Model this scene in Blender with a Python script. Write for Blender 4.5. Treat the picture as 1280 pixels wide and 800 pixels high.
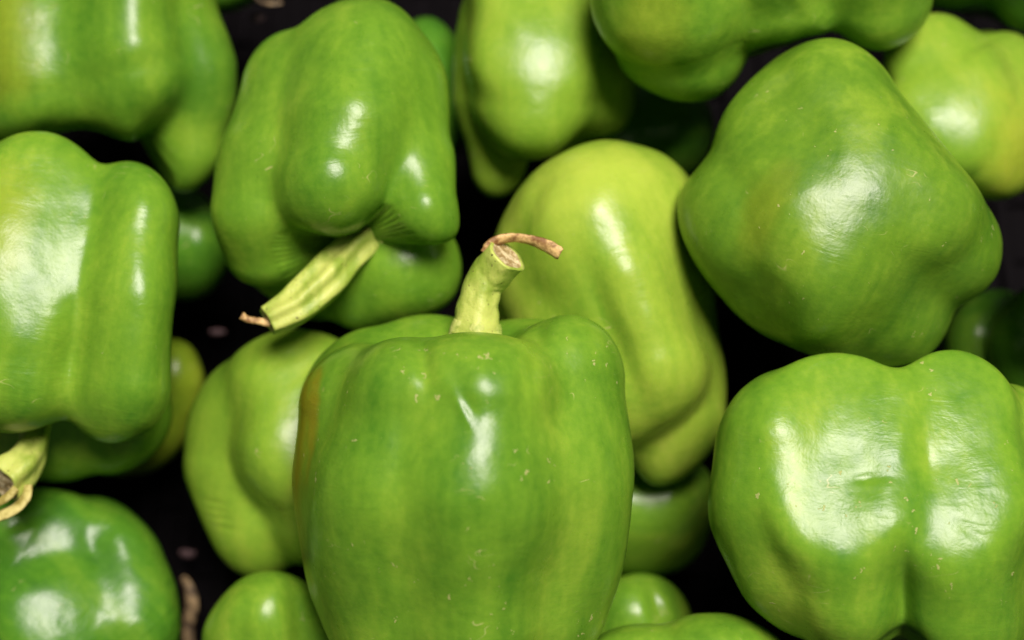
import bpy, bmesh, math, random
import numpy as np
from mathutils import Vector, Matrix, noise

for o in list(bpy.data.objects):
    bpy.data.objects.remove(o)
SC = bpy.context.scene
COL = SC.collection
R = math.radians

# ---------------------------------------------------------------- camera
W, H = 1280.0, 800.0
FOV = R(45)
FPX = (W / 2) / math.tan(FOV / 2)
PITCH = R(72)                       # looking down into the crate
CAM_H = 0.485
cam_d = bpy.data.cameras.new("camera")
cam = bpy.data.objects.new("camera", cam_d)
COL.objects.link(cam)
cam.location = (0, 0, CAM_H)
cam.rotation_euler = (R(90) - PITCH, 0, 0)
cam_d.sensor_width = 36
cam_d.lens = 18 / math.tan(FOV / 2)
cam_d.clip_start = 0.01
cam_d.clip_end = 50
cam_d.dof.use_dof = True
cam_d.dof.focus_distance = 0.334
cam_d.dof.aperture_fstop = 4.5
SC.camera = cam
CM = Matrix.Translation(cam.location) @ cam.rotation_euler.to_matrix().to_4x4()
CMn = np.array(CM)

# ---------------------------------------------------------------- light
world = bpy.data.worlds.new("World")
SC.world = world
world.use_nodes = True
bg = world.node_tree.nodes["Background"]
bg.inputs[0].default_value = (0.9, 1.0, 0.85, 1)
bg.inputs[1].default_value = 0.06

ld = bpy.data.lights.new("shop_lamp", 'AREA')
ld.shape = 'RECTANGLE'
ld.size, ld.size_y = 0.64, 0.52
ld.energy = 41
ld.color = (1.0, 0.89, 0.85)
lamp = bpy.data.objects.new("shop_lamp", ld)
COL.objects.link(lamp)
LDIR = Vector((0.16, 0.45, 0.88)).normalized()       # camera axes: right, up, back
tgt = CM @ Vector((0, 0, -0.36))
lpos = tgt + (CM.to_3x3() @ LDIR) * 1.5
lamp.location = lpos
lamp.rotation_euler = (lpos - tgt).to_track_quat('Z', 'Y').to_euler()

SC.view_settings.view_transform = 'Standard'
SC.view_settings.look = 'None'
SC.view_settings.exposure = 0
SC.view_settings.gamma = 1
SC.render.engine = 'CYCLES'
SC.cycles.use_denoising = True
SC.cycles.max_bounces = 8


# ---------------------------------------------------------------- helpers
def world_pt(P, D):
    """(x, y, height towards the viewer) in photograph pixels at distance D -> metres in the world."""
    P = np.atleast_2d(np.asarray(P, float))
    d = D - P[:, 2] * D / FPX
    c = np.stack([(P[:, 0] - 640) / FPX * d, -(P[:, 1] - 400) / FPX * d, -d, np.ones(len(P))], 1)
    return (c @ CMn.T)[:, :3]


def link(name, me, parent=None):
    o = bpy.data.objects.new(name, me)
    COL.objects.link(o)
    if parent is not None:
        o.parent = parent
    return o


def mesh_from(name, verts, faces, mat, smooth=True):
    me = bpy.data.meshes.new(name)
    me.from_pydata([tuple(map(float, v)) for v in verts], [], faces)
    me.materials.append(mat)
    if smooth:
        me.polygons.foreach_set("use_smooth", [True] * len(me.polygons))
    me.update()
    return me


def to_local(M, pts):
    Mi = np.array(M.inverted())
    p = np.concatenate([pts, np.ones((len(pts), 1))], 1)
    return (p @ Mi.T)[:, :3]


# ---------------------------------------------------------------- materials
class NT:
    def __init__(self, name):
        self.m = bpy.data.materials.new(name)
        self.m.use_nodes = True
        self.t = self.m.node_tree
        self.p = self.t.nodes["Principled BSDF"]

    def n(self, typ, **kw):
        nd = self.t.nodes.new(typ)
        for k, v in kw.items():
            setattr(nd, k, v)
        return nd

    def l(self, a, b):
        self.t.links.new(a, b)

    def val(self, sock, v):
        if hasattr(v, 'is_linked') or hasattr(v, 'links'):
            self.l(v, sock)
        else:
            sock.default_value = v

    def math(self, op, a, b=0.0, c=0.0, clamp=False):
        nd = self.n('ShaderNodeMath', operation=op, use_clamp=clamp)
        for s, v in zip(nd.inputs, (a, b, c)):
            self.val(s, v)
        return nd.outputs[0]

    def smooth(self, x, lo, hi, a=0.0, b=1.0):
        nd = self.n('ShaderNodeMapRange', interpolation_type='SMOOTHSTEP')
        self.val(nd.inputs[0], x)
        nd.inputs[1].default_value = lo
        nd.inputs[2].default_value = hi
        nd.inputs[3].default_value = a
        nd.inputs[4].default_value = b
        return nd.outputs[0]

    def map(self, vec, scale=(1, 1, 1), loc=(0, 0, 0)):
        nd = self.n('ShaderNodeMapping')
        self.l(vec, nd.inputs[0])
        nd.inputs[1].default_value = loc
        nd.inputs[3].default_value = scale
        return nd.outputs[0]

    def noise(self, vec, scale, detail=3, rough=0.5, dist=0.0):
        nd = self.n('ShaderNodeTexNoise')
        self.l(vec, nd.inputs['Vector'])
        nd.inputs['Scale'].default_value = scale
        nd.inputs['Detail'].default_value = detail
        nd.inputs['Roughness'].default_value = rough
        nd.inputs['Distortion'].default_value = dist
        return nd.outputs[0]

    def mix(self, f, a, b, mode='MIX'):
        nd = self.n('ShaderNodeMix', data_type='RGBA', blend_type=mode)
        self.val(nd.inputs[0], f)
        self.val(nd.inputs[6], a if not isinstance(a, tuple) else (*a, 1))
        self.val(nd.inputs[7], b if not isinstance(b, tuple) else (*b, 1))
        return nd.outputs[2]


def lin(r, g, b):
    f = lambda c: (c / 255 / 12.92) if c / 255 <= 0.04045 else ((c / 255 + 0.055) / 1.055) ** 2.4
    return (f(r), f(g), f(b))


def pepper_skin(name, dark, mid, light, seed, patches=(), wrinkle=0.35, specks=1.0, rough=0.29, scuff=1.0):
    """Waxy pepper skin.  patches: (local point, (rx, ry, rz) metres, colour, strength) - real colour marks of the fruit."""
    k = NT(name)
    tc = k.n('ShaderNodeTexCoord').outputs['Object']
    off = (seed * 1.37, seed * 0.71, seed * 2.11)
    v = k.map(tc, loc=off)
    streak = k.noise(k.map(tc, (1, 1, 0.13), off), 75, 3, 0.55)
    blot = k.noise(k.map(tc, (1, 1, 0.6), off), 34, 4, 0.6, 0.4)
    fine = k.noise(v, 420, 3, 0.6)
    s = k.math('ADD', k.math('MULTIPLY', streak, 0.55), k.math('MULTIPLY', blot, 0.45))
    vein = k.noise(k.map(tc, (1, 1, 0.07), off), 260, 2, 0.6)
    s = k.math('ADD', s, k.math('MULTIPLY', k.math('SUBTRACT', fine, 0.5), 0.22))
    s = k.math('ADD', s, k.math('MULTIPLY', k.math('SUBTRACT', vein, 0.5), 0.16))
    ramp = k.n('ShaderNodeValToRGB')
    k.l(s, ramp.inputs[0])
    e = ramp.color_ramp.elements
    e[0].position, e[0].color = 0.28, (*dark, 1)
    e[1].position, e[1].color = 0.74, (*light, 1)
    m = e.new(0.51)
    m.color = (*mid, 1)
    c = ramp.outputs[0]
    # marks of ripening, and the painted shade of one lobe
    wob = k.noise(v, 60, 3, 0.6)
    for (pt, rad, colr, st) in patches:
        q = k.n('ShaderNodeVectorMath', operation='SUBTRACT')
        k.l(tc, q.inputs[0])
        q.inputs[1].default_value = pt
        q2 = k.n('ShaderNodeVectorMath', operation='DIVIDE')
        k.l(q.outputs[0], q2.inputs[0])
        q2.inputs[1].default_value = rad
        ln = k.n('ShaderNodeVectorMath', operation='LENGTH')
        k.l(q2.outputs[0], ln.inputs[0])
        dd = k.math('ADD', ln.outputs['Value'], k.math('MULTIPLY', k.math('SUBTRACT', wob, 0.5), 1.2))
        c = k.mix(k.smooth(dd, 0.35, 1.1, st, 0.0), c, colr)
    # pale lenticels and dust specks
    vs = k.map(tc, (1, 1, 0.6), off)
    wobv = k.n('ShaderNodeTexNoise')
    k.l(v, wobv.inputs['Vector'])
    wobv.inputs['Scale'].default_value = 700
    shift = k.n('ShaderNodeVectorMath', operation='MULTIPLY_ADD')
    k.l(wobv.outputs['Color'], shift.inputs[0])
    shift.inputs[1].default_value = (0.0034, 0.0034, 0.0034)
    k.l(vs, shift.inputs[2])
    clus = k.smooth(k.noise(v, 50, 2), 0.44, 0.62, 0.2, 1.0)
    speck = None
    for (vec, scl, pw, sz) in ((shift.outputs[0], 560, 7.0, 0.24), (shift.outputs[0], 170, 18.0, 0.085)):
        cell = k.n('ShaderNodeTexVoronoi')
        k.l(vec, cell.inputs['Vector'])
        cell.inputs['Scale'].default_value = scl
        sep = k.n('ShaderNodeSeparateColor')
        k.l(cell.outputs['Color'], sep.inputs[0])
        size = k.math('MULTIPLY', k.math('POWER', sep.outputs[0], pw), k.math('MULTIPLY', clus, sz * specks))
        one = k.smooth(k.math('SUBTRACT', size, cell.outputs['Distance']), -0.01, 0.05)
        speck = one if speck is None else k.math('MAXIMUM', speck, one)
    c = k.mix(k.math('MULTIPLY', speck, 0.58), c, (0.48, 0.46, 0.18))
    # fine scuffs: short pieces of thin curved lines
    sn = k.noise(k.map(tc, (1, 1, 2.0), (off[0] + 3, off[1], off[2])), 105, 1, 0.5, 0.5)
    line = k.smooth(k.math('ABSOLUTE', k.math('SUBTRACT', sn, 0.5)), 0.003, 0.010, 1.0, 0.0)
    smask = k.smooth(k.noise(v, 80, 3, 0.6), 0.63 - 0.02 * scuff, 0.68, 0.0, 1.0)
    sc_ = k.math('MULTIPLY', line, smask)
    c = k.mix(k.math('MULTIPLY', sc_, 0.42 * min(1, scuff)), c, (0.56, 0.52, 0.22))
    k.l(c, k.p.inputs['Base Color'])
    # gloss: wax slightly rubbed
    rr = k.math('ADD', rough - 0.07, k.math('MULTIPLY', k.noise(v, 130, 4, 0.65), 0.15))
    rr = k.math('ADD', rr, k.math('MULTIPLY', speck, 0.25))
    k.l(rr, k.p.inputs['Roughness'])
    k.p.inputs['IOR'].default_value = 1.38
    k.p.inputs['Subsurface Weight'].default_value = 0.12
    k.p.inputs['Subsurface Radius'].default_value = (0.5, 1.0, 0.12)
    k.p.inputs['Subsurface Scale'].default_value = 0.003
    # relief: orange-peel, soft dents, wrinkles running across the fruit
    b0 = k.noise(v, 1300, 2, 0.5)
    b1 = k.noise(v, 170, 3, 0.55)
    wr = k.noise(k.map(tc, (0.45, 0.45, 1.6), off), 130, 4, 0.6, 0.7)
    wm = k.smooth(k.noise(v, 42, 2), 0.42, 0.62, 0.1, 1.0)
    h = k.math('MULTIPLY', b0, 0.00003)
    h = k.math('ADD', h, k.math('MULTIPLY', b1, 0.00018))
    h = k.math('ADD', h, k.math('MULTIPLY', k.math('MULTIPLY', wr, wm), 0.0006 * wrinkle))
    h = k.math('ADD', h, k.math('MULTIPLY', speck, 0.00004))
    bp = k.n('ShaderNodeBump')
    bp.inputs['Strength'].default_value = 1.0
    bp.inputs['Distance'].default_value = 1.0
    k.l(h, bp.inputs['Height'])
    k.l(bp.outputs[0], k.p.inputs['Normal'])
    return k.m


def stem_skin(name, seed):
    k = NT(name)
    tc = k.n('ShaderNodeTexCoord').outputs['Object']
    off = (seed, seed * .3, seed * .7)
    a = k.noise(k.map(tc, (1, 1, 0.5), off), 130, 4, 0.6)
    b = k.noise(k.map(tc, (1, 1, 1), off), 480, 4, 0.65)
    c = k.mix(k.smooth(a, 0.36, 0.64), lin(140, 166, 56), lin(192, 204, 100))
    c = k.mix(k.smooth(b, 0.64, 0.76, 0.0, 0.6), c, lin(120, 134, 52))
    sp = k.noise(k.map(tc, (1, 1, 1), off), 900, 2)
    c = k.mix(k.smooth(sp, 0.68, 0.74), c, lin(95, 90, 40))
    k.l(c, k.p.inputs['Base Color'])
    k.p.inputs['Roughness'].default_value = 0.5
    k.p.inputs['Subsurface Weight'].default_value = 0.1
    k.p.inputs['Subsurface Radius'].default_value = (0.6, 1.0, 0.2)
    k.p.inputs['Subsurface Scale'].default_value = 0.002
    bp = k.n('ShaderNodeBump')
    bp.inputs['Strength'].default_value = 0.8
    bp.inputs['Distance'].default_value = 1.0
    k.l(k.math('MULTIPLY', k.math('ADD', a, b), 0.0004), bp.inputs['Height'])
    k.l(bp.outputs[0], k.p.inputs['Normal'])
    return k.m


def dry_skin(name, dark, light, scale=300, seed=0):
    k = NT(name)
    tc = k.n('ShaderNodeTexCoord').outputs['Object']
    a = k.noise(k.map(tc, (1, 1, 1), (seed, 0, 0)), scale, 5, 0.65)
    c = k.mix(k.smooth(a, 0.38, 0.62), dark, light)
    k.l(c, k.p.inputs['Base Color'])
    k.p.inputs['Roughness'].default_value = 0.6
    bp = k.n('ShaderNodeBump')
    bp.inputs['Strength'].default_value = 0.8
    bp.inputs['Distance'].default_value = 1.0
    k.l(k.math('MULTIPLY', a, 0.0007), bp.inputs['Height'])
    k.l(bp.outputs[0], k.p.inputs['Normal'])
    return k.m


M_PEEL = dry_skin("dry_peel", lin(128, 90, 46), lin(222, 188, 122), 260)
M_CUT = dry_skin("cut_pith", lin(150, 128, 78), lin(222, 208, 162), 420, 3)
M_RING = dry_skin("stem_ring", lin(150, 172, 70), lin(196, 204, 112), 300, 5)
M_RIND = dry_skin("peeled_rind", lin(150, 138, 62), lin(206, 196, 118), 260, 7)
M_DRY = dry_skin("dry_twig", lin(60, 46, 30), lin(150, 128, 90), 240, 9)


# ---------------------------------------------------------------- pepper geometry
def flatten(d, P, f):
    p, n, rc, k = np.array(f[0], float), np.array(f[1], float), f[2], f[3]
    n = n / np.linalg.norm(n)
    s = np.linalg.norm(P - (p - n * rc), axis=1) - rc
    return k * np.log(np.exp(np.clip(d / k, -60, 60)) + np.exp(np.clip(s / k, -60, 60)))


def lobe_dist(P, lobe):
    best = None
    if isinstance(lobe, tuple):                         # (nodes, faces the flesh is flattened against)
        d = lobe_dist(P, lobe[0])
        for f in lobe[1]:
            d = flatten(d, P, f)
        return d
    L = np.asarray(lobe, float)
    if len(L) == 1:
        return np.linalg.norm(P - L[0, :3], axis=1) - L[0, 3]
    for a, b in zip(L[:-1], L[1:]):
        ba = b[:3] - a[:3]
        t = np.clip(((P - a[:3]) @ ba) / (ba @ ba), 0, 1)
        r = a[3] + (b[3] - a[3]) * (t * t * (3 - 2 * t))
        d = np.linalg.norm(P - a[:3] - t[:, None] * ba, axis=1) - r
        best = d if best is None else np.minimum(best, d)
    return best


def field(P, lobes, k, wells, flats=()):
    acc = 0
    for l in lobes:
        acc = acc + np.exp(np.clip(-lobe_dist(P, l) / k, -60, 60))
    d = -k * np.log(acc + 1e-30)
    for f in flats:
        d = flatten(d, P, f)
    for (x, y, h, r, kk) in wells:                      # smooth hollow round a stem or blossom scar
        w = r - np.linalg.norm(P - np.array([x, y, h]), axis=1)
        d = kk * np.log(np.exp(np.clip(d / kk, -60, 60)) + np.exp(np.clip(w / kk, -60, 60)))
    return d


def star_radius(poly, c, n):
    """Radius of a closed outline about c in n directions."""
    poly = np.asarray(poly, float) - c
    # round the corners with a closed Catmull-Rom
    q = []
    N = len(poly)
    for i in range(N):
        p0, p1, p2, p3 = (poly[(i + j) % N] for j in (-1, 0, 1, 2))
        for t in np.linspace(0, 1, 6, endpoint=False):
            q.append(0.5 * (2 * p1 + (p2 - p0) * t + (2 * p0 - 5 * p1 + 4 * p2 - p3) * t * t
                            + (3 * p1 - p0 - 3 * p2 + p3) * t ** 3))
    q = np.array(q)
    al = (np.arange(n) + 0.5) / n * 2 * np.pi - np.pi
    d = np.stack([np.cos(al), np.sin(al)], 1)
    out = np.zeros(n)
    a, b = q, np.roll(q, -1, 0)
    e = b - a
    for i in range(n):
        den = d[i, 0] * e[:, 1] - d[i, 1] * e[:, 0]
        den = np.where(np.abs(den) < 1e-9, 1e-9, den)
        t = (a[:, 0] * e[:, 1] - a[:, 1] * e[:, 0]) / den
        u = (a[:, 0] * d[i, 1] - a[:, 1] * d[i, 0]) / den
        ok = (u >= 0) & (u <= 1) & (t > 0)
        out[i] = t[ok].max() if ok.any() else np.nan
    return out


def circ_smooth(x, s):
    n = len(x)
    k = np.arange(-3 * s, 3 * s + 1)
    w = np.exp(-0.5 * (k / s) ** 2)
    w /= w.sum()
    return sum(wi * np.roll(x, ki) for wi, ki in zip(w, k))




RES = (168, 116)


def pepper_points(spec):
    C = np.array(spec['c'], float)                      # centre in (px, px, height)
    top, bot = np.array(spec['top'], float), np.array(spec['bot'], float)
    az = top - bot
    az /= np.linalg.norm(az)
    ax = np.cross(az, [0.13, 0.2, 0.97])
    ax /= np.linalg.norm(ax)
    ay = np.cross(az, ax)
    NT_, NP_ = spec.get('res', RES)
    th = np.arange(NT_) / NT_ * 2 * np.pi
    ph = np.linspace(0, np.pi, NP_)[1:-1]
    T, Ph = np.meshgrid(th, ph)
    dirs = (np.sin(Ph)[..., None] * (np.cos(T)[..., None] * ax + np.sin(T)[..., None] * ay)
            + np.cos(Ph)[..., None] * az).reshape(-1, 3)
    dirs = np.concatenate([dirs, [az], [-az]])
    k = spec.get('k', 20)
    wells = spec.get('wells', [])
    lo = np.zeros(len(dirs))
    hi = np.full(len(dirs), 900.0)
    # outermost crossing: coarse march inwards, then bisect
    rs = np.linspace(560, 20, 55)
    found = np.zeros(len(dirs), bool)
    for r0, r1 in zip(rs[:-1], rs[1:]):
        idx = np.where(~found)[0]
        if not len(idx):
            break
        f = field(C + dirs[idx] * r1, spec['lobes'], k, wells, spec.get('flats', ()))
        ins = idx[f < 0]
        lo[ins], hi[ins] = r1, r0
        found[ins] = True
    lo[~found], hi[~found] = 20, 20.1
    for _ in range(14):
        mid = 0.5 * (lo + hi)
        f = field(C + dirs * mid[:, None], spec['lobes'], k, wells, spec.get('flats', ()))
        ins = f < 0
        lo = np.where(ins, mid, lo)
        hi = np.where(ins, hi, mid)
    P = C + dirs * lo[:, None]
    # fit the outline
    n = 144
    tgt = star_radius(spec['outline'], C[:2], n)
    dx = P[:, :2] - C[:2]
    rho = np.linalg.norm(dx, axis=1)
    al = np.arctan2(dx[:, 1], dx[:, 0])
    fb = (al + np.pi) / (2 * np.pi) * n
    b = np.clip(fb.astype(int), 0, n - 1)
    sil = np.zeros(n)
    np.maximum.at(sil, b, rho)
    s = tgt / np.maximum(sil, 1)
    s = np.where(np.isfinite(s), s, 1)
    s = circ_smooth(s, 3)
    i0 = np.floor(fb - 0.5).astype(int)
    fr = (fb - 0.5) - i0
    sv = s[i0 % n] * (1 - fr) + s[(i0 + 1) % n] * fr
    ss = circ_smooth(sil, 2)
    q = np.clip(rho / ss[b], 0, 1)
    q = q * q * (3 - 2 * q)
    f = s.mean() * (1 - q) + sv * q
    P[:, :2] = C[:2] + dx * f[:, None]
    # natural unevenness
    sd = spec['seed'] * 7.3
    amp = spec.get('lump', 1.0)
    out = np.empty(len(P))
    for i, p in enumerate(P):
        v1 = Vector((p[0] / 95 + sd, p[1] / 95, p[2] / 95))
        v2 = Vector((p[0] / 38 + sd, p[1] / 38, p[2] / 38 + sd))
        out[i] = noise.noise(v1) * 4.0 * amp + noise.noise(v2) * 1.0 * amp
    P += dirs * out[:, None]
    for (x, y, ang, ln, wd, dep) in spec.get('dents', []):       # small healed dents on the side towards the viewer
        ca, sa = math.cos(R(ang)), math.sin(R(ang))
        u = ((P[:, 0] - x) * ca + (P[:, 1] - y) * sa) / ln
        v = (-(P[:, 0] - x) * sa + (P[:, 1] - y) * ca) / wd
        w = np.exp(-(u * u + v * v)) * (P[:, 2] > C[2])
        P[:, 2] -= dep * w
    return P


def sphere_faces(NT_, NP_):
    rows = NP_ - 2
    F = []
    for r in range(rows - 1):
        for t in range(NT_):
            t2 = (t + 1) % NT_
            F.append((r * NT_ + t, (r + 1) * NT_ + t, (r + 1) * NT_ + t2, r * NT_ + t2))
    n = rows * NT_
    for t in range(NT_):
        t2 = (t + 1) % NT_
        F.append((n, t, t2))
        F.append((n + 1, (rows - 1) * NT_ + t2, (rows - 1) * NT_ + t))
    return F


FACES = {}


def tube_pts(path, n=28, ridges=5, ridge=0.10, seed=0, sub=10, flat=1.0):
    """Swept stem in photograph pixels; returns rings."""
    path = np.asarray(path, float)
    N = len(path)
    q = []
    for i in range(N - 1):
        p0, p1, p2, p3 = path[max(i - 1, 0)], path[i], path[i + 1], path[min(i + 2, N - 1)]
        for t in np.linspace(0, 1, sub, endpoint=(i == N - 2)):
            q.append(0.5 * (2 * p1 + (p2 - p0) * t + (2 * p0 - 5 * p1 + 4 * p2 - p3) * t * t
                            + (3 * p1 - p0 - 3 * p2 + p3) * t ** 3))
    q = np.array(q)
    tan = np.gradient(q[:, :3], axis=0)
    tan /= np.linalg.norm(tan, axis=1)[:, None]
    ref = np.array([0.2, 0.1, 1.0])
    rings = []
    u = np.cross(tan[0], ref)
    u /= np.linalg.norm(u)
    for i in range(len(q)):
        u = u - tan[i] * (u @ tan[i])
        u /= np.linalg.norm(u)
        v = np.cross(tan[i], u)
        a = np.arange(n) / n * 2 * np.pi
        wob = np.array([noise.noise(Vector((math.cos(x) * 1.5 + seed, math.sin(x) * 1.5, i * 0.16))) for x in a])
        rr = q[i, 3] * (1 + ridge * np.cos(ridges * a + 0.02 * i + seed) + 0.09 * wob)
        rings.append(q[i, :3] + rr[:, None] * (np.cos(a)[:, None] * u * flat + np.sin(a)[:, None] * v))
    return np.array(rings), q, tan


def tube_faces(nr, n, cap0=False, cap1=False):
    F = []
    for i in range(nr - 1):
        for j in range(n):
            j2 = (j + 1) % n
            F.append((i * n + j, i * n + j2, (i + 1) * n + j2, (i + 1) * n + j))
    if cap0:
        F.append(tuple(range(n - 1, -1, -1)))
    if cap1:
        F.append(tuple((nr - 1) * n + j for j in range(n)))
    return F


def strip_pts(path, seed=0, sub=8):
    """Thin curled peel with thickness: path nodes (x, y, h, half width, tilt)."""
    path = np.asarray(path, float)
    N = len(path)
    q = []
    for i in range(N - 1):
        p0, p1, p2, p3 = path[max(i - 1, 0)], path[i], path[i + 1], path[min(i + 2, N - 1)]
        for t in np.linspace(0, 1, sub, endpoint=(i == N - 2)):
            q.append(0.5 * (2 * p1 + (p2 - p0) * t + (2 * p0 - 5 * p1 + 4 * p2 - p3) * t * t
                            + (3 * p1 - p0 - 3 * p2 + p3) * t ** 3))
    q = np.array(q)
    tan = np.gradient(q[:, :3], axis=0)
    tan /= np.linalg.norm(tan, axis=1)[:, None]
    rings = []
    for i in range(len(q)):
        side = np.cross(tan[i], [0, 0, 1.0])
        side /= np.linalg.norm(side)
        up = np.cross(side, tan[i])
        ca, sa = math.cos(q[i, 4]), math.sin(q[i, 4])
        s2 = side * ca + up * sa
        u2 = -side * sa + up * ca
        w = q[i, 3] * (1 + 0.12 * noise.noise(Vector((i * 0.5, seed, 0))))
        th = 1.3
        cr = 0.30 * w
        prof = [(-1, -cr), (-0.5, -0.25 * cr), (0, 0), (0.5, -0.25 * cr), (1, -cr)]
        top_ = [q[i, :3] + s2 * w * a + u2 * (b + th + 0.8 * noise.noise(Vector((i * .4, a * 2, seed)))) for a, b in prof]
        bot_ = [q[i, :3] + s2 * w * a + u2 * (b - th) for a, b in reversed(prof)]
        rings.append(np.array(top_ + bot_))
    return np.array(rings)


GROUP = "green bell peppers heaped in the crate"
BUILT = {}


def build_pepper(key, spec, label):
    D = spec['D']
    P = pepper_points(spec)
    Wp = world_pt(P, D)
    cw = Vector(world_pt([spec['c']], D)[0])
    t = Vector(world_pt([spec['top']], D)[0])
    b = Vector(world_pt([spec['bot']], D)[0])
    z = (t - b).normalized()
    x = z.cross(CM.to_3x3() @ Vector((0, 0, 1)))
    if x.length < 1e-3:
        x = z.cross(Vector((1, 0, 0)))
    x.normalize()
    y = z.cross(x)
    M = Matrix.Translation(cw) @ Matrix((x, y, z)).transposed().to_4x4()
    L = to_local(M, Wp)
    patches = []
    for (pt, rad, colr, st) in spec.get('patches', []):
        lp = to_local(M, world_pt([pt], D))[0]
        px = D / FPX
        patches.append((tuple(lp), tuple(r * px for r in rad), colr, st))
    dk, md, lt = [(c[0] * 1.08, c[1] * 1.01, c[2]) for c in spec['col']]
    mat = pepper_skin("pepper_skin", dk, md, lt, spec['seed'], patches,
                      spec.get('wrinkle', 0.35), spec.get('specks', 1.0), spec.get('rough', 0.29), spec.get('scuff', 1.0))
    me = bpy.data.meshes.new("bell_pepper")
    res = spec.get('res', RES)
    if res not in FACES:
        FACES[res] = sphere_faces(*res)
    me.from_pydata(L.tolist(), [], FACES[res])
    me.polygons.foreach_set("use_smooth", np.ones(len(me.polygons), bool))
    me.materials.append(mat)
    me.update()
    bm = bmesh.new()
    bm.from_mesh(me)
    bmesh.ops.recalc_face_normals(bm, faces=bm.faces)
    bm.to_mesh(me)
    bm.free()
    if spec.get('stem'):
        root = link("bell_pepper", None)
        root.empty_display_size = 0.02
        link("body", me, root)
    else:
        root = link("bell_pepper", me)
    root.matrix_world = M
    root['label'] = label
    root['category'] = "bell pepper"
    root['group'] = GROUP
    if spec.get('stem'):
        st = spec['stem']
        rings, q, tan = tube_pts(st['path'], n=36, ridges=st.get('ridges', 5), ridge=st.get('ridge', 0.09), seed=spec['seed'])
        nr, n = rings.shape[:2]
        if st.get('cut_n'):
            cn = np.array(st['cut_n'], float)
            cn /= np.linalg.norm(cn)
            for w, i in ((1.0, -1), (0.8, -2), (0.6, -3), (0.4, -4), (0.2, -5)):
                rings[i] -= tan[i] * (((rings[i] - q[i, :3]) @ cn) / (tan[i] @ cn))[:, None] * w
            tan[-1] = cn
        # end recess: an inner lip so the cut face sits slightly inside the rim
        lip = q[-1, :3] + (rings[-1] - q[-1, :3]) * 0.82 - tan[-1] * 0.5
        allr = np.concatenate([rings, lip[None]])
        V = to_local(M, world_pt(allr.reshape(-1, 3), D))
        sm = stem_skin("stem_skin", spec['seed'])
        so = link("stem", mesh_from("stem", V, tube_faces(nr + 1, n, cap0=True), sm), root)
        # cut face
        cf = [lip, q[-1, :3] + (rings[-1] - q[-1, :3]) * 0.6 - tan[-1] * 3.0, q[-1, :3] + (rings[-1] - q[-1, :3]) * 0.25 - tan[-1] * 1.5]
        cf = np.array(cf)
        for i in range(3):
            for j in range(n):
                cf[i, j] += tan[-1] * 1.6 * noise.noise(Vector((j * 0.7, i * 1.3, spec['seed']))) * (0 if i == 0 else 1)
        V = to_local(M, world_pt(cf.reshape(-1, 3), D))
        link("cut_end", mesh_from("cut_end", V, tube_faces(3, n, cap1=True), M_CUT), so)
        # pale ring where stem meets fruit
        if st.get('ring'):
            rg, _, _ = tube_pts(st['ring'], n=40, ridges=5, ridge=0.08, seed=spec['seed'], sub=6)
            V = to_local(M, world_pt(rg.reshape(-1, 3), D))
            link("calyx", mesh_from("calyx", V, tube_faces(len(rg), 40, True, True), M_RING), root)
        for peel in st.get('peels', []):
            sp = strip_pts(peel, spec['seed'])
            V = to_local(M, world_pt(sp.reshape(-1, 3), D))
            link("dry_peel", mesh_from("dry_peel", V, tube_faces(len(sp), 10, True, True), M_RIND if st.get('fresh_peel') else M_PEEL), so)
    BUILT[key] = root
    return root


# ---------------------------------------------------------------- the crate under the fruit
k = NT("black_plastic")
tc = k.n('ShaderNodeTexCoord').outputs['Object']
nz = k.noise(tc, 120, 4, 0.6)
k.l(k.mix(nz, (0.002, 0.0018, 0.002), (0.006, 0.005, 0.006)), k.p.inputs['Base Color'])
k.l(k.smooth(nz, 0.3, 0.7, 0.4, 0.6), k.p.inputs['Roughness'])
k.p.inputs['Specular IOR Level'].default_value = 0.02
M_CRATE = k.m


def add_box(bm, x0, x1, y0, y1, z0, z1, bev=0.0006):
    r = bmesh.ops.create_cube(bm, size=1)
    for v in r['verts']:
        v.co = Vector(((x0 + x1) / 2 + v.co.x * (x1 - x0), (y0 + y1) / 2 + v.co.y * (y1 - y0), (z0 + z1) / 2 + v.co.z * (z1 - z0)))
    return r


FY = 0.16                                   # where the middle of the view meets the floor
bm = bmesh.new()
add_box(bm, -0.45, 0.45, FY - 0.40, FY + 0.45, -0.012, -0.004)
me = bpy.data.meshes.new("crate_floor")
bm.to_mesh(me)
bm.free()
me.materials.append(M_CRATE)
floor = link("crate_floor", me)
floor['kind'] = "structure"
bm = bmesh.new()
for i in range(-27, 28):
    add_box(bm, i * 0.016 - 0.0028, i * 0.016 + 0.0028, FY - 0.39, FY + 0.44, -0.0035, 0.0)
for j in range(-15, 17):
    add_box(bm, -0.44, 0.44, FY + j * 0.026 - 0.0022, FY + j * 0.026 + 0.0022, -0.0037, -0.0008)
bmesh.ops.bevel(bm, geom=bm.edges[:], offset=0.0006, segments=1, affect='EDGES')
me = bpy.data.meshes.new("rib_grid")
bm.to_mesh(me)
bm.free()
me.materials.append(M_CRATE)
ribs = link("rib_grid", me, floor)
ribs['kind'] = "stuff"

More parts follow.
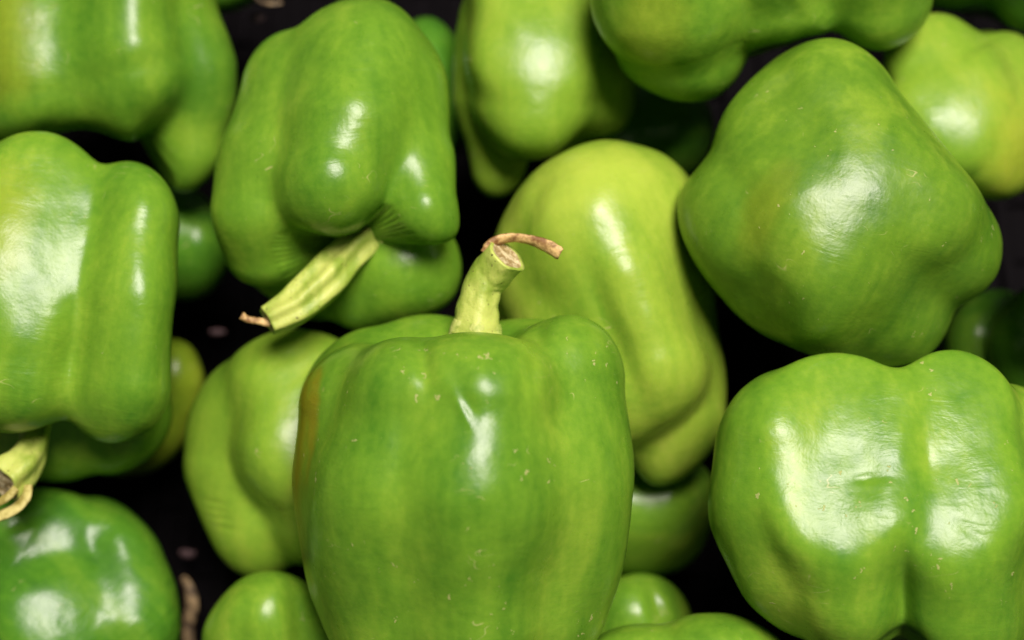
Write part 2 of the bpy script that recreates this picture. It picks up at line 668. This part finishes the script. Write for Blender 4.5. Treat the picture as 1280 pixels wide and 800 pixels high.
# ---------------------------------------------------------------- the peppers
G_MID = (lin(66, 118, 27), lin(100, 146, 38), lin(132, 169, 51))
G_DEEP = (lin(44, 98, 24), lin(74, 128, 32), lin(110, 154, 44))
G_PALE = (lin(104, 150, 40), lin(138, 172, 54), lin(164, 188, 72))
G_FRESH = (lin(72, 126, 30), lin(106, 152, 40), lin(142, 176, 56))
G_LIME = (lin(92, 140, 36), lin(120, 160, 46), lin(144, 174, 58))
G_BIG = (lin(62, 110, 26), lin(94, 136, 34), lin(128, 163, 48))
YEL = lin(196, 190, 58)
OLIVE = lin(128, 118, 20)
GOLD = lin(176, 148, 32)
BROWN = lin(92, 66, 28)
SCAR = lin(214, 190, 120)

SPECS = {}
SPECS['front'] = dict(
    D=0.350, res=(320, 230), dents=[(527, 430, 82, 40, 11, 13), (672, 428, 96, 46, 13, 13), (655, 470, 95, 90, 10, 1.5), (500, 560, 88, 110, 12, 1.2), (584, 502, 62, 22, 8, 1.9), (577, 512, 62, 22, 6, -2.2), (572, 470, 20, 16, 10, 1.8)], c=(580, 610, 0), top=(592, 400, 25), bot=(588, 865, -25), seed=1, k=15, col=G_MID, specks=1.7, scuff=1.4,
    outline=[(372, 500), (385, 470), (405, 438), (430, 418), (455, 405), (485, 398), (510, 400), (540, 392), (567, 394),
             (600, 402), (640, 400), (670, 398), (690, 392), (715, 388), (740, 395), (760, 412), (772, 435), (778, 460),
             (784, 500), (789, 550), (791, 600), (790, 640), (786, 690), (776, 735), (762, 770), (745, 800), (715, 840),
             (660, 865), (600, 870), (540, 868), (480, 862), (435, 835), (405, 795), (388, 750), (377, 700), (370, 640),
             (366, 580), (367, 540)],
    lobes=[[(600, 505, 92, 90), (590, 620, 96, 108), (590, 760, 68, 86)],
           [(700, 478, 8, 74), (692, 600, 30, 94), (668, 760, 0, 84)],
           [(505, 508, 78, 80), (485, 620, 74, 98), (505, 760, 30, 86)],
           [(440, 502, 10, 70), (455, 620, 0, 86), (490, 740, -40, 76)],
           [(452, 496, -85, 80), (480, 620, -105, 95), (520, 750, -115, 80)],
           [(545, 488, -105, 88), (560, 620, -120, 95)],
           [(640, 490, -85, 92), (640, 620, -105, 100), (620, 750, -115, 80)]],
    wells=[(597, 374, -12, 36, 6), (545, 386, 10, 14, 6)],
    patches=[((394, 590, 45), (12, 40, 170), lin(142, 122, 26), 0.6), ((376, 560, 10), (42, 90, 200), OLIVE, 0.8),
             ((408, 488, 60), (6, 8, 8), SCAR, 0.8), ((660, 520, 110), (22, 60, 160), lin(150, 190, 50), 0.3)],
    stem=dict(path=[(594, 418, -10, 33), (595, 402, -10, 28), (598, 377, -10, 25.5), (605, 353, -7, 24.5), (618, 337, -1, 25), (634, 319, 11, 26)],
              ridge=0.03, ring=[(594, 418, -12, 33), (594, 409, -11, 31.5), (595, 401, -10, 28.8)],
              peels=[[(608, 318, 8, 8, 0.5), (617, 306, 8, 9, 0.7), (636, 299, 6, 8, 0.9), (660, 301, 10, 7.5, 0.8), (684, 309, 16, 9, 0.5), (700, 318, 20, 8, 0.3)]]))

SPECS['pale'] = dict(
    D=0.392, res=(220, 160), dents=[(662, 262, 112, 70, 14, 7), (768, 420, 68, 95, 16, 9)], c=(750, 390, -20), top=(725, 215, 10), bot=(815, 570, -10), seed=2, k=12, col=G_PALE, specks=0.5,
    outline=[(612, 310), (632, 262), (655, 225), (690, 198), (730, 182), (770, 176), (808, 182), (842, 200), (868, 232),
             (884, 285), (892, 350), (899, 425), (908, 458), (914, 495), (902, 540), (872, 580), (832, 602), (790, 610),
             (720, 600), (650, 540), (615, 460), (600, 380)],
    lobes=[[(748, 285, 20, 108), (818, 462, 50, 80)],
           [(788, 345, 92, 40), (826, 450, 88, 38)],
           [(812, 270, 0, 82), (842, 415, -20, 78), (852, 532, -24, 68)],
           [(650, 320, -70, 40), (640, 420, -60, 40)],
           [(690, 320, -10, 78), (735, 470, 10, 82)],
           [(740, 300, -130, 90), (760, 480, -120, 90)]],
    patches=[((740, 230, 80), (120, 60, 90), lin(180, 200, 74), 0.5)])

SPECS['big_right'] = dict(
    D=0.365, c=(1050, 260, -10), top=(960, 430, -60), bot=(1130, 90, 60), seed=3, k=15, col=G_BIG, specks=1.3, scuff=1.3, wrinkle=0.3,
    outline=[(848, 250), (858, 225), (875, 205), (890, 170), (910, 135), (940, 95), (980, 62), (1020, 47), (1050, 48),
             (1080, 65), (1110, 95), (1145, 135), (1180, 180), (1215, 225), (1240, 260), (1253, 300), (1252, 335),
             (1238, 358), (1215, 375), (1195, 395), (1183, 420), (1170, 440), (1135, 455), (1090, 458), (1040, 450),
             (990, 435), (940, 405), (900, 375), (870, 335), (852, 290)],
    lobes=[[(1035, 135, -45, 85), (1060, 230, -20, 100), (1060, 330, -5, 100)],
           ([(1062, 112, 15, 74), (1148, 248, 58, 84)], [((1112, 188, 112), (-.05, -.2, .98), 420, 8)]),
           ([(985, 170, -5, 85), (1036, 285, 40, 98)], [((1035, 245, 108), (-.08, -.2, .98), 380, 8)]),
           [(1075, 230, -5, 100), (1185, 305, 0, 66)],
           [(1010, 260, 5, 100), (930, 280, 0, 85)],
           [(900, 270, -50, 48), (960, 360, -30, 60)],
           [(1050, 330, 10, 110), (1110, 390, -20, 66)],
           [(1050, 260, -110, 160)]],
    lump=1.0,
    patches=[((955, 270, 90), (30, 60, 80), OLIVE, 0.22)])

SPECS['lower_right'] = dict(
    D=0.352, res=(240, 170), dents=[(1129, 758, 90, 55, 11, 14), (1085, 598, -5, 26, 7, 1.8), (1160, 575, 80, 30, 8, 1.5), (1215, 665, 30, 22, 8, 1.5)], c=(1115, 630, -10), top=(1115, 800, 0), bot=(1115, 455, 0), seed=4, k=12, col=G_FRESH, wrinkle=0.4, specks=1.6, scuff=1.5,
    outline=[(885, 600), (888, 570), (900, 535), (918, 500), (945, 470), (985, 455), (1020, 442), (1050, 440), (1080, 446),
             (1105, 460), (1116, 468), (1127, 460), (1145, 445), (1180, 436), (1215, 442), (1240, 456), (1260, 470),
             (1290, 490), (1330, 530), (1345, 600), (1340, 680), (1320, 760), (1290, 820), (1240, 845), (1180, 840),
             (1143, 818), (1129, 780), (1116, 808), (1085, 820), (1040, 818), (990, 795), (950, 765), (915, 725), (895, 680),
             (886, 640)],
    lobes=[([(1055, 530, 55, 88), (1055, 630, 80, 96), (1062, 735, 50, 76)], [((1092, 660, 134), (-.05, -.31, .95), 1000, 9)]),
           ([(1190, 530, 55, 88), (1205, 640, 80, 96), (1200, 755, 50, 76)], [((1202, 655, 134), (-.09, -.31, .94), 1000, 9)]),
           [(975, 560, 2, 86), (968, 630, 8, 88), (1000, 710, 5, 84)],
           [(1270, 560, -20, 80), (1275, 640, -10, 80), (1260, 720, -20, 80)],
           [(1060, 560, -110, 95), (1060, 720, -110, 85)], [(1180, 560, -110, 95), (1180, 720, -110, 85)]],
    wells=[(1128, 818, 78, 36, 5), (1128, 792, 112, 22, 4), (1129, 766, 135, 14, 3)])

SPECS['left'] = dict(
    D=0.375, res=(220, 160), dents=[(118, 310, 100, 120, 19, 7), (88, 440, 106, 70, 18, 5)], c=(70, 440, -25), top=(45, 560, -10), bot=(100, 180, 0), seed=5, k=12, col=G_FRESH, wrinkle=0.6, specks=0.6,
    outline=[(-60, 260), (-40, 215), (0, 180), (40, 168), (75, 168), (105, 178), (125, 197), (134, 205), (146, 197), (170, 200),
             (195, 215), (215, 245), (226, 285), (228, 325), (220, 370), (214, 410), (213, 450), (214, 490), (212, 530),
             (195, 565), (150, 592), (95, 606), (50, 600), (0, 590), (-50, 560), (-80, 500), (-95, 440), (-90, 350)],
    lobes=[([(42, 260, 40, 82), (22, 370, 62, 88), (22, 460, 55, 70)], [((28, 345, 114), (.28, -.2, .93), 720, 9)]),
           [(165, 280, 25, 62), (152, 380, 48, 70), (148, 474, 45, 68)],
           [(150, 330, -90, 72), (150, 505, -120, 64)],
           [(20, 330, -90, 90), (40, 505, -130, 78)]],
    patches=[((-10, 260, 110), (60, 90, 100), YEL, 0.22)],
    stem=dict(path=[(46, 520, -22, 20), (44, 545, -8, 18), (38, 565, 8, 21), (22, 586, 26, 26), (2, 603, 40, 28)],
              ridge=0.10, fresh_peel=True, peels=[[(34, 606, 46, 6, 0.4), (32, 620, 52, 7, 0.6), (18, 635, 56, 8, 0.7), (-8, 646, 58, 8, 0.7)],
                                 [(20, 610, 60, 5, 0.2), (8, 622, 62, 5, 0.1), (-10, 632, 62, 5, 0.1)]]))

SPECS['stemmed'] = dict(
    D=0.375, res=(240, 170), c=(440, 300, -50), top=(445, 330, 0), bot=(430, 10, 0), seed=6, k=11, col=G_MID, specks=0.8, wrinkle=0.4,
    outline=[(262, 245), (265, 220), (275, 180), (288, 140), (305, 100), (325, 65), (340, 38), (360, 25), (385, 22), (400, 18),
             (420, 5), (450, -3), (480, -2), (505, 8), (530, 30), (548, 60), (558, 100), (565, 150), (570, 200), (570, 230),
             (567, 262), (575, 300), (582, 330), (575, 360), (560, 385), (520, 402), (460, 412), (400, 405), (340, 375),
             (300, 350), (280, 325), (268, 290)],
    lobes=[[(355, 95, -40, 66), (332, 180, -5, 68), (319, 262, 12, 56), (332, 312, -20, 48)],
           [(445, 75, -15, 90), (432, 150, 22, 90), (411, 224, 60, 70)],
           [(495, 110, -30, 72), (512, 190, 5, 60), (529, 258, 36, 48)],
           [(470, 130, -110, 90), (490, 330, -70, 72)],
           [(370, 130, -110, 80), (370, 330, -90, 62)]],
    wells=[(470, 288, 30, 24, 6)],
    patches=[((475, 68, 90), (6, 6, 10), SCAR, 0.95)],
    stem=dict(path=[(480, 288, -50, 30), (454, 300, -18, 24), (431, 321, 4, 24), (405, 350, 24, 26), (370, 381, 40, 23.5), (334, 401, 48, 18)],
              ridge=0.13, ridges=6, ring=[(486, 286, -56, 42), (468, 293, -34, 35), (455, 300, -19, 26)],
              peels=[[(338, 404, 50, 5, 0.1), (322, 401, 50, 4, 0.1), (310, 399, 52, 4, 0.2), (302, 394, 54, 5, 0.3)]]))

SPECS['top_middle'] = dict(
    D=0.415, c=(680, 60, -10), top=(690, -60, 20), bot=(675, 200, 0), seed=7, k=14, col=G_LIME, specks=0.4,
    outline=[(566, 60), (570, 30), (580, 0), (595, -40), (640, -70), (700, -70), (760, -40), (790, 20), (800, 80), (795, 130),
             (780, 165), (745, 172), (715, 185), (690, 200), (660, 202), (650, 225), (637, 250), (615, 255), (600, 240),
             (588, 205), (575, 165), (566, 120)],
    lobes=[([(665, 0, 40, 80), (670, 70, 58, 84), (668, 126, 46, 75)], [((690, 85, 112), (.09, -.14, .99), 400, 8)]),
           [(612, 20, -10, 42), (606, 120, -14, 34), (622, 208, -30, 34)],
           [(740, 20, 5, 58), (745, 90, 0, 58), (742, 115, -5, 56)],
           [(680, 20, -100, 90), (690, 120, -90, 80)]])

SPECS['top_right'] = dict(
    D=0.385, res=(220, 160), c=(955, -50, -40), top=(950, -150, -60), bot=(950, 90, 20), seed=8, k=14, col=G_MID, specks=0.5,
    outline=[(735, 0), (742, 25), (755, 55), (775, 85), (800, 108), (830, 122), (860, 128), (890, 125), (915, 115), (932, 96),
             (945, 70), (965, 62), (990, 58), (1012, 46), (1024, 42), (1042, 52), (1080, 62), (1110, 62), (1140, 45), (1160, 20),
             (1168, -20), (1140, -90), (1050, -130), (900, -140), (790, -110), (740, -60)],
    lobes=[[(838, -85, 75, 86), (846, -5, 42, 90), (858, 44, -5, 76)],
           [(968, -80, 85, 64), (972, -6, 34, 55)],
           [(1090, -85, 40, 74), (1095, -10, -5, 64)],
           [(912, -50, 10, 78), (1030, -60, 0, 70)],
           [(950, -50, -90, 110)]],
    patches=[((815, 30, 120), (60, 60, 80), GOLD, 0.14)])

SPECS['far_right'] = dict(
    D=0.415, c=(1205, 140, -10), top=(1185, 30, 20), bot=(1235, 245, -10), seed=9, k=15, col=G_LIME, specks=0.9, rough=0.29,
    outline=[(1105, 60), (1125, 35), (1150, 18), (1180, 15), (1205, 25), (1222, 42), (1235, 35), (1260, 38), (1290, 55),
             (1320, 100), (1325, 170), (1300, 220), (1275, 245), (1245, 252), (1200, 240), (1150, 200), (1110, 140)],
    lobes=[([(1168, 80, 25, 64), (1193, 145, 42, 90), (1218, 160, 28, 84)], [((1200, 150, 104), (-.11, -.16, .98), 380, 9)]),
           [(1265, 95, -5, 46), (1275, 160, 5, 58)],
           [(1200, 130, -90, 90)]],
    patches=[((1268, 153, 60), (7, 6, 14), BROWN, 0.9), ((1261, 185, 70), (5, 4, 12), BROWN, 0.7), ((1250, 190, 60), (70, 60, 90), YEL, 0.3)])

SPECS['top_left'] = dict(
    D=0.412, c=(110, 45, -10), top=(110, -80, 0), bot=(130, 190, 0), seed=10, k=14, col=G_MID, specks=0.3,
    outline=[(-60, 40), (-55, -40), (0, -80), (100, -90), (200, -80), (262, -40), (268, 10), (285, 40), (298, 75), (296, 120),
             (288, 170), (270, 210), (240, 232), (210, 225), (185, 200), (165, 182), (130, 166), (100, 168), (60, 168),
             (30, 172), (0, 180), (-40, 160)],
    lobes=[([(35, -20, 30, 86), (45, 60, 45, 88), (40, 90, 40, 80)], [((70, 55, 108), (.3, -.12, .95), 400, 8)]),
           [(150, -20, 35, 80), (150, 50, 42, 78), (158, 85, 38, 74)],
           [(228, -20, 0, 56), (240, 75, 2, 52), (232, 178, -12, 46)],
           [(120, 20, -90, 110)]],
    patches=[((0, 50, 100), (60, 90, 100), GOLD, 0.2), ((255, 90, 10), (55, 130, 90), lin(56, 108, 28), 0.6)])  # the deep green patch paints in the dimness of the right lobe

SPECS['mid_left'] = dict(
    D=0.400, res=(240, 170), dents=[(268, 628, 15, 14, 3, 2.5), (272, 638, 15, 14, 3, 2.5), (276, 648, 10, 14, 3, 2.5), (282, 660, 10, 14, 3, 2.5)], c=(360, 565, -10), top=(380, 410, 10), bot=(330, 725, 0), seed=11, k=13, col=G_LIME, specks=0.6,
    outline=[(228, 560), (232, 530), (245, 500), (262, 470), (285, 445), (320, 425), (360, 412), (400, 415), (440, 430),
             (480, 470), (500, 540), (490, 620), (450, 680), (400, 705), (340, 720), (310, 720), (280, 700), (255, 660), (237, 620)],
    lobes=[([(355, 490, 30, 70), (385, 560, 55, 88), (405, 625, 35, 70)], [((385, 545, 112), (.2, -.27, .94), 420, 9)]),
           [(295, 520, -15, 62), (278, 585, -10, 50), (312, 662, -5, 54)],
           [(370, 560, -90, 110)]])

SPECS['bottom_left'] = dict(
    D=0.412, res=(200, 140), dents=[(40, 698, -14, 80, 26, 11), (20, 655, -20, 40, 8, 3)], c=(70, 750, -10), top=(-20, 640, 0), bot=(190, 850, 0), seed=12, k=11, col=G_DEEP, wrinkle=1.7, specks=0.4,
    outline=[(-80, 700), (-60, 640), (0, 612), (60, 610), (120, 615), (165, 640), (190, 665), (210, 705), (222, 745),
             (226, 790), (215, 830), (160, 880), (60, 900), (-40, 880), (-90, 800)],
    lobes=[([(40, 690, 40, 74), (50, 780, 65, 92), (60, 820, 40, 80)], [((45, 755, 125), (.26, -.3, .91), 420, 9)]),
           [(138, 700, 0, 66), (150, 790, 22, 74)],
           [(-20, 700, -10, 70), (-10, 800, 0, 80)],
           [(70, 750, -90, 110)]],
    patches=[((205, 795, 10), (40, 25, 60), YEL, 0.6)])

SPECS['bottom'] = dict(
    D=0.392, dents=[(372, 780, 82, 70, 12, 9), (300, 800, 100, 60, 12, 4)], c=(340, 812, -10), top=(330, 715, 0), bot=(350, 920, 0), seed=13, k=14, col=G_FRESH, specks=0.4,
    outline=[(250, 800), (258, 775), (275, 745), (300, 722), (330, 711), (360, 714), (390, 730), (420, 760), (440, 820),
             (420, 890), (340, 920), (270, 880)],
    lobes=[[(320, 780, 35, 66), (315, 850, 30, 60)], [(390, 800, 5, 52), (390, 850, 0, 50)], [(340, 820, -70, 80)]])

SPECS['bottom_near'] = dict(
    D=0.368, c=(865, 860, -10), top=(880, 770, 0), bot=(860, 950, 0), seed=14, k=13, col=G_MID, specks=1.0, scuff=1.3,
    outline=[(722, 830), (740, 800), (770, 784), (800, 780), (832, 780), (850, 770), (875, 765), (900, 765), (930, 772),
             (965, 792), (990, 820), (1000, 870), (950, 930), (850, 950), (760, 930), (720, 880)],
    lobes=[[(800, 845, 20, 64), (800, 900, 10, 50)], [(905, 840, 25, 74), (900, 890, 10, 60)], [(860, 870, -70, 85)]])

SPECS['bottom_behind'] = dict(
    D=0.408, dents=[(822, 765, 70, 50, 10, 7)], c=(800, 800, -10), top=(805, 720, 0), bot=(790, 900, 0), seed=15, k=14, col=G_MID, specks=0.6,
    outline=[(690, 800), (710, 755), (750, 728), (785, 719), (812, 718), (836, 728), (856, 750), (866, 785), (860, 840), (820, 890), (740, 890), (700, 850)],
    lobes=[[(800, 785, 20, 60), (800, 830, 10, 56)], [(740, 800, 5, 48)], [(790, 805, -60, 75)]])

SPECS['under_pale'] = dict(
    D=0.432, c=(800, 645, -10), top=(700, 640, 0), bot=(890, 650, 0), seed=16, k=14, col=G_FRESH, specks=0.3,
    outline=[(690, 640), (720, 595), (790, 572), (850, 568), (885, 583), (894, 610), (890, 650), (876, 690), (850, 712),
             (820, 721), (780, 718), (720, 700)],
    lobes=[[(760, 630, 30, 58), (830, 640, 32, 58)], [(780, 665, 10, 50), (840, 665, 0, 46)], [(800, 640, -60, 75)]])

SPECS['behind_left'] = dict(
    D=0.442, c=(165, 505, -10), top=(170, 420, 0), bot=(160, 640, 0), seed=17, k=14, col=(lin(96, 134, 28), lin(128, 158, 38), lin(150, 174, 50)), specks=0.2,
    outline=[(80, 510), (95, 450), (150, 425), (195, 425), (222, 421), (242, 433), (254, 462), (255, 492), (243, 530), (222, 565), (190, 590), (140, 595), (95, 570)],
    lobes=[[(140, 485, 0, 58), (140, 540, -5, 55)], [(212, 470, 5, 44), (200, 530, -20, 48)], [(160, 510, -60, 75)]])

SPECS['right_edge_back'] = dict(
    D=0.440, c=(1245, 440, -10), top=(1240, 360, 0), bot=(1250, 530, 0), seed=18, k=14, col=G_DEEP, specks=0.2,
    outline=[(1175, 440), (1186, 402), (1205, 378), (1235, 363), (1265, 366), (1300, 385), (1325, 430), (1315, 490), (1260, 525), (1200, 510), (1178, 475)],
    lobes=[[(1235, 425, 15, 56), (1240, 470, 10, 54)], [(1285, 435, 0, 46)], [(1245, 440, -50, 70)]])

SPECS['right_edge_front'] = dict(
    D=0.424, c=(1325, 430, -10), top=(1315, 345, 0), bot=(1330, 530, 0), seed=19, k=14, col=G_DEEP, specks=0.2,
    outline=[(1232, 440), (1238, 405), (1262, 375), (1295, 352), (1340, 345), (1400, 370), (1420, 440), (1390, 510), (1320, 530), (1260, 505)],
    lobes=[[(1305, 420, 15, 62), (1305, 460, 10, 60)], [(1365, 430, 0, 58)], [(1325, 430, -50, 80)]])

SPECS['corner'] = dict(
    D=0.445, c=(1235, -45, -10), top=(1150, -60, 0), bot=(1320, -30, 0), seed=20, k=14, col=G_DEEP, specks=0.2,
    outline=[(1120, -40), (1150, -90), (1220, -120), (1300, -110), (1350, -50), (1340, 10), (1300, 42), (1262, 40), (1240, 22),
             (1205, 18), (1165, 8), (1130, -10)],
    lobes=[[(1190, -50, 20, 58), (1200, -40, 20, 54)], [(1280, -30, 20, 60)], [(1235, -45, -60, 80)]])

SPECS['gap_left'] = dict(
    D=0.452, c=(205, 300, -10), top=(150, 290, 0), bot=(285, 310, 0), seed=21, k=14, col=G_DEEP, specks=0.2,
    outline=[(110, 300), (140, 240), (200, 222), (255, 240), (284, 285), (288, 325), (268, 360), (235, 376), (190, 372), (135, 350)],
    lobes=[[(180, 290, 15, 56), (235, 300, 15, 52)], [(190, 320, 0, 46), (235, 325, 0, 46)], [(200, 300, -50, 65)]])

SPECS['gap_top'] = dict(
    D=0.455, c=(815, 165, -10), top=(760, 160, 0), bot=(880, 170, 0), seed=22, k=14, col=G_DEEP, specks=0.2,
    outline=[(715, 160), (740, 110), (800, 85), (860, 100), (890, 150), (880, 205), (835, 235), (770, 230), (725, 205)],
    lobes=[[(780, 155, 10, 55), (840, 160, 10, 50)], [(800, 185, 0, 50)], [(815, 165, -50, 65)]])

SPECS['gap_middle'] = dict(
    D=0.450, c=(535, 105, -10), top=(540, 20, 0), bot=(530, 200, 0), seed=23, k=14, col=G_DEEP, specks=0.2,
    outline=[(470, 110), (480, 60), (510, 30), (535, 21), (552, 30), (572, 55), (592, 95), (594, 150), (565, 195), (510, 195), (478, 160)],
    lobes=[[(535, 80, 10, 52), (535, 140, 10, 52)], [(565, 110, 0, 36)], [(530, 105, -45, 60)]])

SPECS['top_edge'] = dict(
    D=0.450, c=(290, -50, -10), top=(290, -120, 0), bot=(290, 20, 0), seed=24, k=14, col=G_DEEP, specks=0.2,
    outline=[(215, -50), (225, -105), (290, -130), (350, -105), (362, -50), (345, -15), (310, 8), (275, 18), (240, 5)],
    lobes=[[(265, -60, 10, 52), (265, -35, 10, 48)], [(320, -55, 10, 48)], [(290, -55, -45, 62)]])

SPECS['shade_pepper_right'] = dict(
    D=0.372, c=(1420, 300, -10), top=(1410, 170, 0), bot=(1430, 430, 0), seed=25, k=14, col=G_MID,
    outline=[(1300, 300), (1312, 225), (1360, 180), (1420, 168), (1490, 190), (1530, 260), (1535, 340), (1490, 410), (1420, 430), (1350, 410), (1310, 360)],
    lobes=[[(1375, 265, 20, 75), (1375, 345, 20, 70)], [(1465, 265, 15, 75), (1465, 345, 15, 70)], [(1420, 300, -70, 100)]])  # out of view, added to cast shade on the right edge
SPECS['shade_pepper_top'] = dict(
    D=0.385, c=(1330, -200, -10), top=(1230, -200, 0), bot=(1440, -200, 0), seed=26, k=14, col=G_MID,
    outline=[(1200, -200), (1215, -260), (1270, -305), (1350, -312), (1420, -290), (1455, -220), (1445, -150), (1390, -105), (1310, -95), (1240, -115), (1208, -160)],
    lobes=[[(1290, -235, 20, 70), (1370, -235, 20, 70)], [(1290, -165, 15, 70), (1370, -165, 15, 70)], [(1330, -200, -70, 100)]])  # out of view, added to keep the top right corner in shade

LABELS = {
    'shade_pepper_right': "unseen green bell pepper added beyond the yellowish spotted one to shade the right edge",
    'shade_pepper_top': "unseen green bell pepper added above the corner pepper to shade it",
    'front': "large upright green bell pepper whose thick curved stem stands up with a dried brown peel",
    'pale': "pale lime-green bell pepper lying behind the upright front pepper's stem",
    'big_right': "big smooth stemless green bell pepper above the one with the widest white shine",
    'lower_right': "wide two-lobed green bell pepper with the largest white shine",
    'left': "light green bell pepper with long white shine, its cut stem hanging at the left edge",
    'stemmed': "green bell pepper with a fat ribbed pale stem pointing down to its dried tip",
    'top_middle': "light green bell pepper at the top with another pepper's curved shadow across its side",
    'top_right': "green bell pepper with three rounded lobe ends hanging down from the top edge",
    'far_right': "yellowish green bell pepper with two small brown blemishes, behind the big smooth one",
    'top_left': "blurred yellow-tinged green bell pepper in the top left corner with a small bright shine",
    'mid_left': "green bell pepper with a deep diagonal crease, tucked beside the upright front pepper",
    'bottom_left': "dark green bell pepper in the bottom left corner with rippled white reflections",
    'bottom': "fresh green bell pepper cut off by the bottom edge, below the creased one",
    'bottom_near': "low green pepper top at the bottom edge below the wide notched pepper's left side",
    'bottom_behind': "small rounded pepper half hidden between the upright front pepper and the bottom edge",
    'under_pale': "shaded green pepper deep in the gap below the pale lime-green pepper",
    'behind_left': "yellow-green pepper sliver behind the lower right side of the two-lobed left pepper",
    'right_edge_back': "dark blurred pepper in the gap under the big smooth pepper, overlapped at the right edge",
    'right_edge_front': "dark blurred pepper at the right edge overlapping another in the gap",
    'corner': "dark shaded pepper in the top right corner behind the yellowish spotted one",
    'gap_left': "dark green pepper deep in the gap between left pepper and ribbed-stem pepper",
    'gap_top': "nearly black pepper in the deep gap above the pale lime-green pepper",
    'gap_middle': "small dark pepper shoulder between the ribbed-stem pepper and the shadowed one at top",
    'top_edge': "dark pepper underside at the top edge next to the curled dry twig",
}
for key, spec in SPECS.items():
    build_pepper(key, spec, LABELS[key])


# ---------------------------------------------------------------- loose dry twigs and painted lit spots on the crate floor
def loose_stem(path, D, label, mat):
    rings, q, tan = tube_pts(path, n=14, ridges=4, ridge=0.16, seed=3.3)
    Wp = world_pt(rings.reshape(-1, 3), D)
    c = Wp.mean(0)
    o = link("dry_twig", mesh_from("dry_twig", Wp - c, tube_faces(len(rings), 14, True, True), mat))
    o.location = c
    o['label'] = label
    o['category'] = "twig"
    return o


loose_stem([(229, 722, 0, 4), (236, 735, 6, 7), (240, 756, 4, 9), (235, 785, 2, 8), (238, 820, 0, 7)], 0.452,
           "withered brown twig on the crate floor beside the dark bottom left pepper", M_DRY)
loose_stem([(318, -6, 0, 2), (326, 2, 4, 2.4), (338, 5, 6, 2.4), (352, 4, 4, 2)], 0.44,
           "thin curled dry twig in the dark gap at the top edge", M_DRY)


def glint(px, py, D, w, h, label):
    """A small uneven disc standing in for a lit spot of the crate floor."""
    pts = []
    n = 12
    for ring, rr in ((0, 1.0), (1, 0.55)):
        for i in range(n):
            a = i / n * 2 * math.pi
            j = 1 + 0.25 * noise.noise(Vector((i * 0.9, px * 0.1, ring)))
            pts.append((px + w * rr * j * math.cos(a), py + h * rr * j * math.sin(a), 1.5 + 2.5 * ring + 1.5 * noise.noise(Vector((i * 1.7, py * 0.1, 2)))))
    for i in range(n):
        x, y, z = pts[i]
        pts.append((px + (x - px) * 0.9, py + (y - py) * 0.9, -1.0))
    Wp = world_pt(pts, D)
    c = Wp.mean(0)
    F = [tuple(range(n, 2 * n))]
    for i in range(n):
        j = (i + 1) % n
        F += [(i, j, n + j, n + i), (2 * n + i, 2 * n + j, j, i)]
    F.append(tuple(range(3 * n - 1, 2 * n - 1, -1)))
    o = link("floor_glint", mesh_from("floor_glint", Wp - c, F, M_GLINT))
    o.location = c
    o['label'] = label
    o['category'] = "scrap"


M_GLINT = dry_skin("pinkish_glint", lin(80, 62, 64), lin(136, 108, 108), 500, 4)  # pale tone painted in for glints on the floor
glint(272, 415, 0.462, 11, 4.5, "painted pinkish fleck in the dark gap left of the ribbed stem's tip")
glint(322, 22, 0.462, 9, 6, "painted pinkish fleck in the dark gap just under the thin curled twig")
glint(234, 692, 0.462, 11, 6, "painted pinkish fleck in the dark gap above the withered brown twig")
